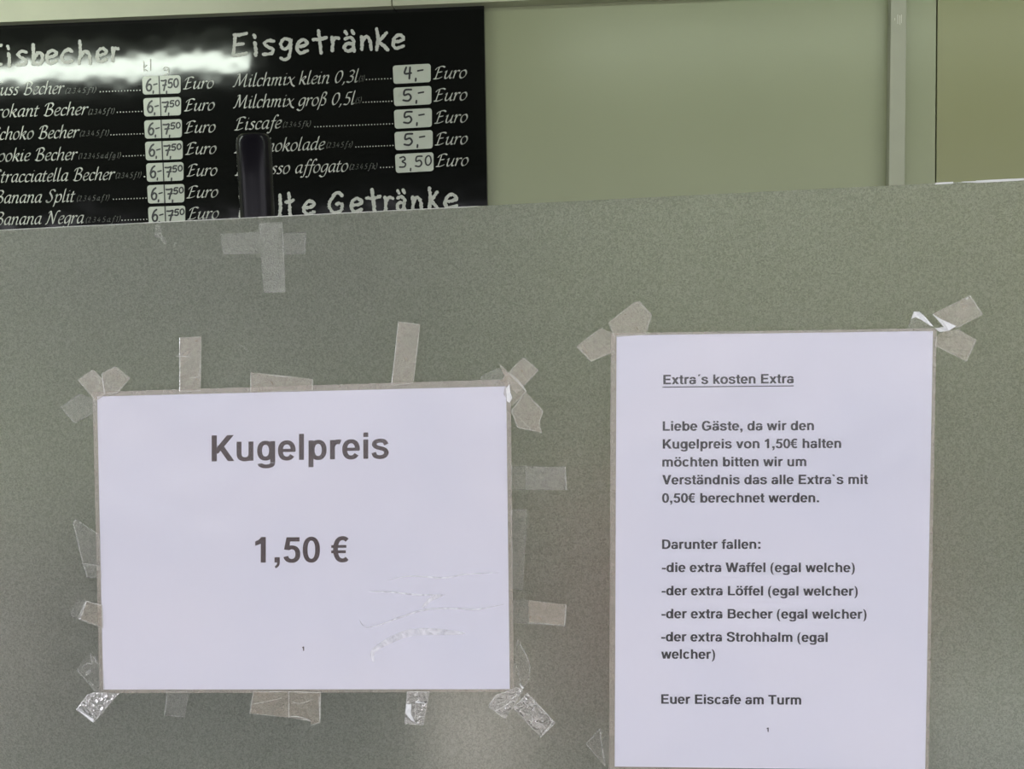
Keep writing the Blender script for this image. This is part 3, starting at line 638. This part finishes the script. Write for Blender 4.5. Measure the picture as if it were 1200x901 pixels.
tape([(563.5, 441), (583, 431.5), (595, 437), (594, 449), (565, 451)], 'faint clear tape scrap just left of the folded corner above the landscape sheet', mat='tape_faint')
tape([(91, 445), (109, 432.3), (120, 444), (124, 462), (112, 470)], 'crinkled clear tape diamond, the left one of the pair at the upper left sheet corner', lines=[([(97, 444), (108, 439), (117, 446), (112, 455)], .8)])
tape([(119, 437.5), (135, 429), (153, 443), (138, 460), (122, 462)], 'crinkled clear tape diamond, the right one of the pair at the upper left sheet corner', lines=[([(124, 447), (131, 456)], .8)])
tape([(71, 477.5), (92.5, 461.5), (112, 468), (113, 482), (87.5, 496)], 'pale clear tape diamond below the corner pair, left of the landscape sheet', mat='tape_faint')
tape([(86, 613), (89, 608), (116, 626), (118, 664), (97, 661)], 'pointed clear tape piece at the upper half of the left sheet edge', mat='tape_faint', lines=[([(86, 613), (97, 661)], .8)])
tape([(97, 660), (118, 663), (119, 677), (102, 677)], 'small square clear tape tab below the pointed piece at the left sheet edge', mat='tape_faint', lines=[([(97, 660), (106, 661), (118, 663)], 1.0)])
tape([(101, 704), (120, 709), (121, 736), (93, 726)], 'bright-edged clear tape tab halfway between the pointed piece and the lower left corner', lines=[([(99, 706), (92, 725)], 1.0)])
tape([(90, 699), (101, 704), (93, 726), (81, 722)], 'barely visible clear tape end left of the bright-edged tab', mat='tape_faint', edge=[2])
tape([(89.5, 784), (105, 763), (121, 777), (123, 811), (113, 811)], 'bubbled clear tape wrapped over the lower left corner of the landscape sheet', mat='tape_faint', edge=[4],
     lines=[([(89.5, 784), (113, 811)], .9), ([(97, 781), (103, 777), (108, 777), (106, 766)], 1.9), ([(110, 769), (113, 776), (117, 777)], 2.3), ([(101, 792), (103, 786), (106, 786), (103, 791)], 2.0), ([(107, 800), (109, 803)], 1.6), ([(114, 806), (119, 804)], 1.6)])
tape([(89, 831.5), (102, 814), (110, 811), (140, 812), (110, 847)], 'shiny clear tape end sticking out below the lower left corner of the landscape sheet', mat='tape_crinkled',
     folds=[[(90, 831), (93, 828), (110, 843), (109, 846.5)], [(96, 824), (99, 822.5), (100, 826), (97, 827)], [(98, 828), (104, 834), (102, 837)]], lines=[([(104, 822), (115, 832)], .9)])
tape([(195.5, 810), (221, 810), (216.5, 840.5), (192.5, 838.5)], 'almost invisible clear tape hanging under the sheet, leftmost below its bottom edge', mat='tape_faint')
tape([(296.5, 810), (339, 810), (338.5, 841), (292.5, 836)], 'yellowish clear tape under the sheet, left half of the overlapping pair', lines=[([(297, 825), (312, 822), (330, 818)], .7)])
tape([(338, 810), (376, 811), (375.6, 846.5), (365, 850), (363.5, 845), (338, 841.3)], 'yellowish clear tape with a torn foot, right half of the overlapping pair', lines=[([(339, 839.5), (351, 840), (364, 844.5)], 1.3), ([(374, 817), (375, 845)], 1.3), ([(343, 823), (354, 824), (366, 819)], .8)])
tape([(477, 810), (503.5, 810), (496, 850), (474, 848)], 'short wrinkled clear tape under the sheet, third of the pieces on its bottom edge', mat='tape_crinkled',
     folds=[[(476, 825), (482, 825), (481.5, 836), (486, 846), (482, 844), (475, 836)], [(487, 821), (500, 822), (499.5, 824), (487, 823.5)]], lines=[([(487, 822), (486, 846)], .9), ([(489, 841), (497, 839)], 1.2)])
tape([(606.5, 750), (620.5, 775), (621.5, 787), (617, 803), (611.5, 807), (600, 806), (603, 776)], 'curled clear tape flap standing off the lower right corner of the landscape sheet', mat='tape_faint',
     lines=[([(606.5, 750), (614, 762), (620.5, 776), (621, 787)], 1.0), ([(604, 776), (608, 790), (612, 806)], 1.0)], folds=[[(608.5, 801), (610, 800), (614, 806), (612, 807.5)]])
tape([(571.5, 828), (580, 815), (606, 805), (613, 809), (601, 829), (592, 843)], 'crumpled clear tape pointing down from the lower right corner of the landscape sheet', mat='tape_crinkled', lines=[([(573, 828), (590, 823), (611, 812)], 1.0), ([(580, 833), (590, 828), (600, 822)], 1.3)])
tape([(618, 811.5), (651.2, 847), (633.7, 864.5), (601, 829.5)], 'heavily crinkled clear tape strip pointing away from the lower right corner', mat='tape_crinkled', lines=[([(612, 820), (618, 826), (630, 826), (638, 833)], 1.0), ([(616, 836), (624, 840), (622, 848)], 1.0), ([(626, 850), (634, 848), (640, 854)], 1.0), ([(648, 845), (643, 852), (634, 862)], 1.0)])
tape([(599, 546.3), (663, 546.8), (664.6, 574), (599, 574)], 'wide flat clear tape tab, topmost of those between the two sheets', mat='tape_faint', lines=[([(617, 547), (616, 574)], .7)])
tape([(617, 547.5), (662.4, 547.5), (663.8, 573.3), (616.5, 573)], 'second layer of clear tape stuck on the topmost flat tab', mat='tape_faint', edge=[1])
tape([(599, 597), (617, 597), (617, 614), (612, 691), (600, 690)], 'long narrow clear tape along the right edge of the landscape sheet', mat='tape_faint')
tape([(599, 702), (619, 703), (664.3, 708), (662.5, 734), (600, 729)], 'reddish clear tape tab, lowest of those between the two sheets', mat='tape_faint', edge=[1, 2, 3])
tape([(619, 704), (663.6, 708.6), (661.8, 733.2), (620, 729.5)], 'wrinkled second layer of clear tape on the lowest flat tab', mat='tape', edge=[1, 2])
tape([(712.5, 378), (742, 354.5), (749, 352.5), (764, 368.5), (757, 392), (720, 395)], 'tan clear tape rising from the upper left corner of the notice sheet')
tape([(675, 406), (704, 384), (722, 392), (720, 412), (692.5, 424)], 'tan clear tape spreading sideways from the upper left corner of the notice sheet', edge=[0, 3, 4])
tape([(1136.9, 346), (1152, 368.7), (1121, 384.5), (1108, 382), (1092, 368)], 'clear tape pointing up from the upper right corner of the notice sheet', edge=[0, 1, 4], folds=[[(1131.5, 350), (1134, 347.5), (1135, 349.5), (1133, 351.5)], [(1092, 367.5), (1104, 374.5), (1120.5, 382), (1112, 387.5), (1101, 389), (1095, 384.5), (1106, 383), (1098, 374)]])
tape([(1124, 386), (1144.3, 398.5), (1132.6, 423.5), (1096, 405.5), (1097, 394), (1108, 387)], 'clear tape pointing down from the upper right corner of the notice sheet', edge=[0, 1, 2, 3])
tape([(1063, 385), (1070, 370), (1079, 365), (1095, 382), (1092, 390)], 'whitened twisted clear tape lifting off the top edge of the notice sheet', mat='tape_faint', edge=[0, 1], folds=[[(1068, 373.5), (1071, 365), (1077, 364.7), (1083, 370), (1094, 382.5), (1090, 381.5), (1080, 375), (1073, 371.5)]])
tape([(703, 852.8), (686.5, 871.3), (709, 898), (716, 900), (716, 866)], 'thin folded clear tape flap at the lower left edge of the notice sheet', mat='tape_faint', edge=[0, 1], lines=[([(703, 853), (705, 872), (709, 897)], 1.8), ([(686.5, 871.3), (698, 885), (709, 897)], 1.0)])
# old tape on the inside of the pane (seen through the rough sheet it is softer)
tape([(303, 261), (331, 260), (334.5, 342), (309, 343)], 'old whitish tape stub hanging from the top edge of the pane', mat='tape_old', Y=-0.0009, edge=[1, 2])
tape([(258, 274), (303, 272), (306, 297), (262, 298)], 'old whitish tape scrap left of the stub at the top of the pane', mat='tape_old', Y=-0.0007, edge=[2])
tape([(331, 273), (358.5, 272), (358, 297), (333, 298)], 'old whitish tape scrap right of the stub at the top of the pane', mat='tape_faint', Y=-0.0007)
tape([(182, 264), (188, 263), (190, 274), (196, 286), (192, 287), (186, 278), (181, 278)], 'torn glue smear under the price fields at the top of the pane', mat='tape_old', Y=-0.0007, edge=False)
tape([(275, 402.5), (283, 403.5), (289, 407), (292, 412.5), (289, 411), (282, 405.5)], 'tiny pale glue mark on the pane above the wedge-shaped tape', mat='tape_old', Y=-0.0007, edge=False)

# ------------------------------------------------------------------ menu board
BY = WY - 0.014
board = empty('menu_board', U(300, 250, BY))
def bline(xa, ya, xb, yb, Y):
    p, q = U(xa, ya, Y), U(xb, yb, Y); return p, q
bt0, bt1 = U(-90, 34.5, BY), U(567.2, 8.0, BY); br = U(571.2, 242, BY)
sx = (bt1.x - br.x) / (bt1.z - br.z); zb = 1.44; xr = br.x + sx * (zb - br.z); xl = -1.35
zl = bt0.z + (bt1.z - bt0.z) / (bt1.x - bt0.x) * (xl - bt0.x)
v = [(x, y, z) for y in (BY, WY - 0.0015) for x, z in ((xl, zb), (xr, zb), (bt1.x, bt1.z + 0.01), (xl, zl + 0.01))]
pb = link('panel', v, [(0, 1, 2, 3), (7, 6, 5, 4), (0, 4, 5, 1), (1, 5, 6, 2), (2, 6, 7, 3), (3, 7, 4, 0)], MAT['board'], board)
tag(board, 'glossy black menu board with chalk-style headings on the green back wall', 'menu board')
TY = BY - 0.0006
ik = Ink()
write_chalk(ik, [('E', -18, 3.5, 80), ('i', 6.5, 14.5, 79.5), ('s', 18, 33.5, 78), ('b', 35.5, 52, 77.5), ('e', 52.5, 69, 76.5), ('c', 70.5, 87, 75.5), ('h', 90, 108.5, 76.5), ('e', 111.5, 127, 74.5), ('r', 129, 141, 73.5)], 19.5)
ik.build('heading', MAT['chalk'], board, TY)
ik = Ink()
write_chalk(ik, [('E', 271.5, 291, 67), ('i', 295, 303.5, 67), ('s', 306.5, 323.5, 65.5), ('g', 326.5, 343.5, 63.5), ('e', 346, 363, 64.5), ('t', 365, 384.5, 63.5), ('r', 386, 399.5, 61.5), ('\u00e4', 401, 418.5, 62), ('n', 421, 437, 60), ('K', 438, 456.5, 60.5), ('e', 458.5, 475.5, 59)], 20)
ik.build('heading', MAT['chalk'], board, TY)
ik = Ink()
write_chalk(ik, [('K', 278, 298, 256), ('a', 301, 320, 255), ('l', 321, 335, 254.5), ('t', 333, 345.5, 254), ('e', 354, 371, 253.5), ('G', 384, 403, 251.5), ('e', 409.5, 426.5, 250.5), ('t', 427.5, 447.5, 249.5), ('r', 448, 463, 249), ('\u00e4', 463, 477.5, 248.5), ('n', 481, 496, 248), ('K', 500, 515.5, 247), ('e', 519.5, 538, 246)], 20)
ik.build('heading', MAT['chalk'], board, TY)

def dots(ik, x0, y0, x1, y1, pitch=3.45):
    n = max(1, int(round((x1 - x0) / pitch)))
    for i in range(n + 1):
        t_ = i / n; cap_round(ik, (x0 + (x1 - x0) * t_, y0 + (y1 - y0) * t_), 0.78, 6)
def field(x0, y0, x1, y1, sl, split, left, right):
    """rounded price field: x0,y0 upper left, x1,y1 lower right, sl = rise over its width"""
    r = 3.2; pts = []
    for cx, cy, a0 in ((x1 - r, y0 + r - sl, -90), (x1 - r, y1 - r, 0), (x0 + r + .8, y1 - r + sl, 90), (x0 + r, y0 + r, 180)):
        for k in range(5):
            a = math.radians(a0 + 90 * k / 4); pts.append((cx + r * math.cos(a), cy + r * math.sin(a)))
    f = MB().slab(pts, TY, 0.0005).build('price_field', MAT['field'], board)
    ik = Ink()
    if split:
        ik.poly([(split - .7, y0 - 1), (split + .7, y0 - 1), (split + 1.5, y1 + 1), (split + .1, y1 + 1)])
    for ch, a, b, c, d_, w in left + right: write_marker(ik, ch, x0 + a, y0 + b, x0 + c, y0 + d_, w * 1.2)
    ik.build('handwritten_price', MAT['marker'], f, TY - 0.0004)
LEFT = [ # name, x0, base0, x1, base1 | codes x0,x1,base | dots x0,x1,y | field x0,y0,x1,y1 | Euro x0,x1,base
 ('Nuss Becher', -14, 111.8, 75, 109.6, 77, 112.5, 109.3, 117.5, 164, 106.6, 166.5, 89.5, 211.5, 109.3, 215, 250, 104.3),
 ('Krokant Becher', -16, 137.8, 103, 134.2, 104, 134, 134, 137.5, 166, 131, 168, 115, 212, 135, 216, 251, 130),
 ('Schoko Becher', -10, 164, 92.5, 161, 94, 127.5, 159.5, 130, 167.5, 157.3, 169, 141, 213, 161, 216.5, 252, 155.8),
 ('Cookie Becher', -12, 189.3, 90.5, 187.2, 92.5, 141.5, 185.8, 144.5, 168.5, 182.5, 170, 166, 214, 186.5, 217.5, 253, 181),
 ('Stracciatella Becher', -9, 214, 134.5, 210.5, 136, 165.5, 208.8, 169, 169.6, 207, 171.3, 191.3, 215, 211.5, 219, 254, 206.5),
 ('Banana Split', -6, 238.3, 88, 236.3, 90.5, 128, 235.5, 133, 171, 232.8, 172.5, 217, 216, 237, 219, 255, 232),
 ('Banana Negra', -6, 263.8, 98, 261.3, 101, 141, 260.5, 143, 172, 257.5, 173.5, 242.3, 217, 262, 220, 256, 257)]
CODES = ['(2.3.4.5.f.1)', '(2.3.4.5.f.1)', '(2.3.4.5.f.1)', '(1.2.3.4.5.a.d.f.g.1)', '(2.3.4.5.f.1)', '(2.3.4.5.a.f.1)', '(2.3.4.5.a.f.1)']
for r_, cde in zip(LEFT, CODES):
    nm, a, b, c, d_, k0, k1, kb, d0, d1, dy, fx0, fy0, fx1, fy1, e0, e1, eb = r_
    ik = Ink(); write_italic(ik, nm, a, b, c, d_, 14.3, 2.0, .6); ik.build('item_name', MAT['script'], board, TY)
    ik = Ink(); dots(ik, d0, dy + (d1 - d0) * .018, d1, dy - (d1 - d0) * .018); ik.build('dotted_leader', MAT['script'], board, TY)['kind'] = 'stuff'
    ik = Ink(); write_italic(ik, 'Euro', e0, eb, e1, eb - 1.2, 13.6, 2.0, .6); ik.build('currency_word', MAT['script'], board, TY)
    ik = Ink(); write_italic(ik, cde, k0, kb, k1, kb - 1, 6.2, .8, .35); ik.build('small_print', MAT['codes'], board, TY)
    sp = fx0 + 19.8
    L = [('6', 4.5, 3.2, 11.8, 16.5, 1.8), (',', 12.2, 13, 14.2, 18.3, 1.5), ('-', 13.6, 3.5, 17.6, 15, 1.4)]
    Rr = [('7', 22.2, 4.5, 29.5, 16, 1.7), (',', 28.5, 13, 31, 18.5, 1.5), ('5', 31, 3, 36, 10, 1.5), ('0', 37.3, 2.6, 42.3, 9, 1.4)]
    if fy0 < 100: Rr = [('7', 22.5, 4.5, 28.5, 16.5, 1.6), (',', 27.5, 13, 30, 18.5, 1.4), ('5', 30.5, 3.2, 35.8, 13, 1.6), ('0', 37, 2.8, 42.5, 12.6, 1.6)]
    field(fx0, fy0, fx1, fy1, 1.4, sp, L, Rr)
RIGHT = [
 ('Milchmix klein 0,3l', 273.3, 102, 420, 96, 421, 427, 95.5, 429.5, 458, 92.6, 460.3, 76.7, 504.7, 96.2, 508, 546.5, 92.6, '4'),
 ('Milchmix gro\u00df 0,5l', 273.6, 126.9, 416, 122, 417, 423.5, 121, 425.5, 459, 119.2, 461, 102.7, 505.5, 122.2, 508.5, 547, 118.6, '5'),
 ('Eiscafe', 275, 152.5, 329.5, 150, 332, 364, 149, 369, 460, 146.8, 461.7, 128.7, 506, 148.7, 509.5, 547.5, 144.5, '5'),
 ('Eisschokolade', 274.5, 179.2, 380.5, 175, 383, 413, 173, 417, 460.5, 171.3, 462.3, 154.5, 507, 174, 510, 547.5, 170, '5'),
 ('Espresso affogato', 275.5, 205.5, 407.5, 200.7, 410, 442, 198.5, 446, 460, 196, 463, 180.5, 508, 200.5, 511, 548.5, 195.3, '3')]
for r_, cde in zip(RIGHT, ['(3)', '(5)', '(2.3.4.5.f.k)', '(2.3.4.5.f.s)', '(2.3.4.5.f.k)']):
    nm, a, b, c, d_, k0, k1, kb, d0, d1, dy, fx0, fy0, fx1, fy1, e0, e1, eb, dg = r_
    ik = Ink(); write_italic(ik, nm, a, b, c, d_, 14.6, 2.0, .6); ik.build('item_name', MAT['script'], board, TY)
    ik = Ink(); dots(ik, d0, dy + (d1 - d0) * .02, d1, dy - (d1 - d0) * .02); ik.build('dotted_leader', MAT['script'], board, TY)['kind'] = 'stuff'
    ik = Ink(); write_italic(ik, 'Euro', e0, eb, e1, eb - 1.6, 14.2, 2.0, .6); ik.build('currency_word', MAT['script'], board, TY)
    ik = Ink(); write_italic(ik, cde, k0, kb, k1, kb - 1, 6.2, .8, .35); ik.build('small_print', MAT['codes'], board, TY)
    if dg == '3': L = [('3', 4.8, 3.2, 13.5, 15.5, 1.6), (',', 17, 12, 19.5, 18, 1.5), ('5', 23.4, 2.5, 32, 14.5, 1.6), ('0', 35, 2, 42.5, 13, 1.5)]
    else: L = [(dg, 11 if dg == '5' else 13.5, 2.2, 21.6 if dg == '5' else 22.5, 15.4, 1.9), (',', 25.6, 10, 28.4, 16.5, 1.8), ('-', 29.3, 0.5, 35.3, 11, 1.6)]
    field(fx0, fy0, fx1, fy1, 2.0, None, L, [])
for word in ([('k', 168, 72, 173.5, 83), ('l', 174, 70, 178.5, 82.5)], [('g', 190.5, 76, 199, 84.5)]):
    ik = Ink()
    for ch, a, b, c, d_ in word: write_marker(ik, ch, a, b, c, d_, 1.4)
    ik.build('handwriting', MAT['script'], board, TY)

# ------------------------------------------------------------------ things behind the pane
TYY = 0.48
tp = U(297, 158, TYY); tb = U(302, 258, TYY); wr = (U(319, 200, TYY).x - U(279, 200, TYY).x) / 2
tap = empty('drink_tap', (tb.x, TYY, 1.12))
hz0 = tp.z - 0.21
prof = [(wr * .80, hz0), (wr * .9, hz0 + 0.01), (wr * .93, hz0 + 0.06), (wr * .98, tp.z - 0.05), (wr * 1.0, tp.z - 0.010), (wr * .93, tp.z - 0.0035), (wr * .78, tp.z)]
h = MB().lathe(0, 0, [(r, z - tp.z) for r, z in prof], 40)
ang = math.atan2(tp.x - tb.x, tp.z - tb.z)
rot = Matrix.Rotation(ang, 3, 'Y')
h.v = [tuple(Vector((tp.x, TYY, tp.z)) + rot @ Vector(p)) for p in h.v]
h.build('handle', MAT['black_plastic'], tap, smooth=False)
for p in tap.children[-1].data.polygons: p.use_smooth = len(p.vertices) == 4
bx = tp.x - math.sin(ang) * 0.21
MB().lathe(bx, TYY, [(0.035, 1.12), (0.035, 1.13), (0.018, 1.14), (0.018, hz0)], 24).build('column', MAT['steel'], tap, smooth=False)
MB().tube((bx, TYY, hz0 - 0.04), (bx, TYY + 0.09, hz0 - 0.05), 0.009).build('spout', MAT['steel'], tap)
tag(tap, 'glossy black upright tap handle rising behind the pane before the menu board', 'tap')

# cups, boxes and tubs invented to give soft shades through the frosted pane
CT = 1.12
def boxed(name, Y, xl, xr, ytop, depth, mat, label, cat, lid=None):
    a, b = U(xl, ytop, Y), U(xr, ytop, Y); z = (a.z + b.z) / 2
    e = empty(name, ((a.x + b.x) / 2, Y, CT))
    MB().box(a.x, Y, CT, b.x, Y + depth, z).build('body', mat, e, bevel=0.006)
    if lid: MB().box(a.x - 0.004, Y - 0.004, z, b.x + 0.004, Y + depth + 0.004, z + 0.012).build('lid', lid, e, bevel=0.004)
    tag(e, label, cat); return e
MAT['greenish'] = pbr('grey_green_casing', (0.06, 0.063, 0.055), rough=0.5)
MAT['brown'] = pbr('brown_card', (0.56, 0.33, 0.29), rough=0.8)
MAT['warm_grey'] = pbr('warm_grey_plastic', (0.36, 0.31, 0.28), rough=0.6)
boxed('added_dark_box', 0.20, 120, 478, 610, 0.18, MAT['greenish'], 'added dark blurred box shape behind the pane, below and behind the landscape sheet', 'box', MAT['greenish'])
boxed('added_brown_box', 0.30, 612, 1060, 590, 0.18, MAT['brown'], 'added brownish blurred box shape behind the pane between and behind the two sheets', 'box')
boxed('added_grey_bin', 0.20, -120, 60, 640, 0.18, MAT['warm_grey'], 'added warm grey blurred box shape behind the pane at its left end', 'bin', MAT['warm_grey'])
boxed('added_white_tub', 0.17, 1078, 1290, 868, 0.16, MAT['white'], 'added white blurred tub shape behind the pane, low beside the notice sheet', 'tub', MAT['white'])
ck = U(560, 800, 0.13); r0 = (U(622, 800, 0.13).x - U(500, 800, 0.13).x) / 2
cups = empty('added_cup_stack', (ck.x, 0.13, CT)); top = U(560, 775, 0.13).z  # cup stack invented for the bright soft patch low in the pane
z = CT; k = 0
while z < top:
    MB().lathe(ck.x, 0.13, [(r0 * .96, z), (r0 * .98, z + 0.010), (r0 * 1.0, z + 0.0105), (r0 * 1.0, z + 0.0125), (r0 * .9, z + 0.013)], 32).build('cup', MAT['pink_white'], cups)
    z += 0.013; k += 1
tag(cups, 'added pale pinkish stack of paper cups blurred behind the pane under the sheet corner', 'cup stack')
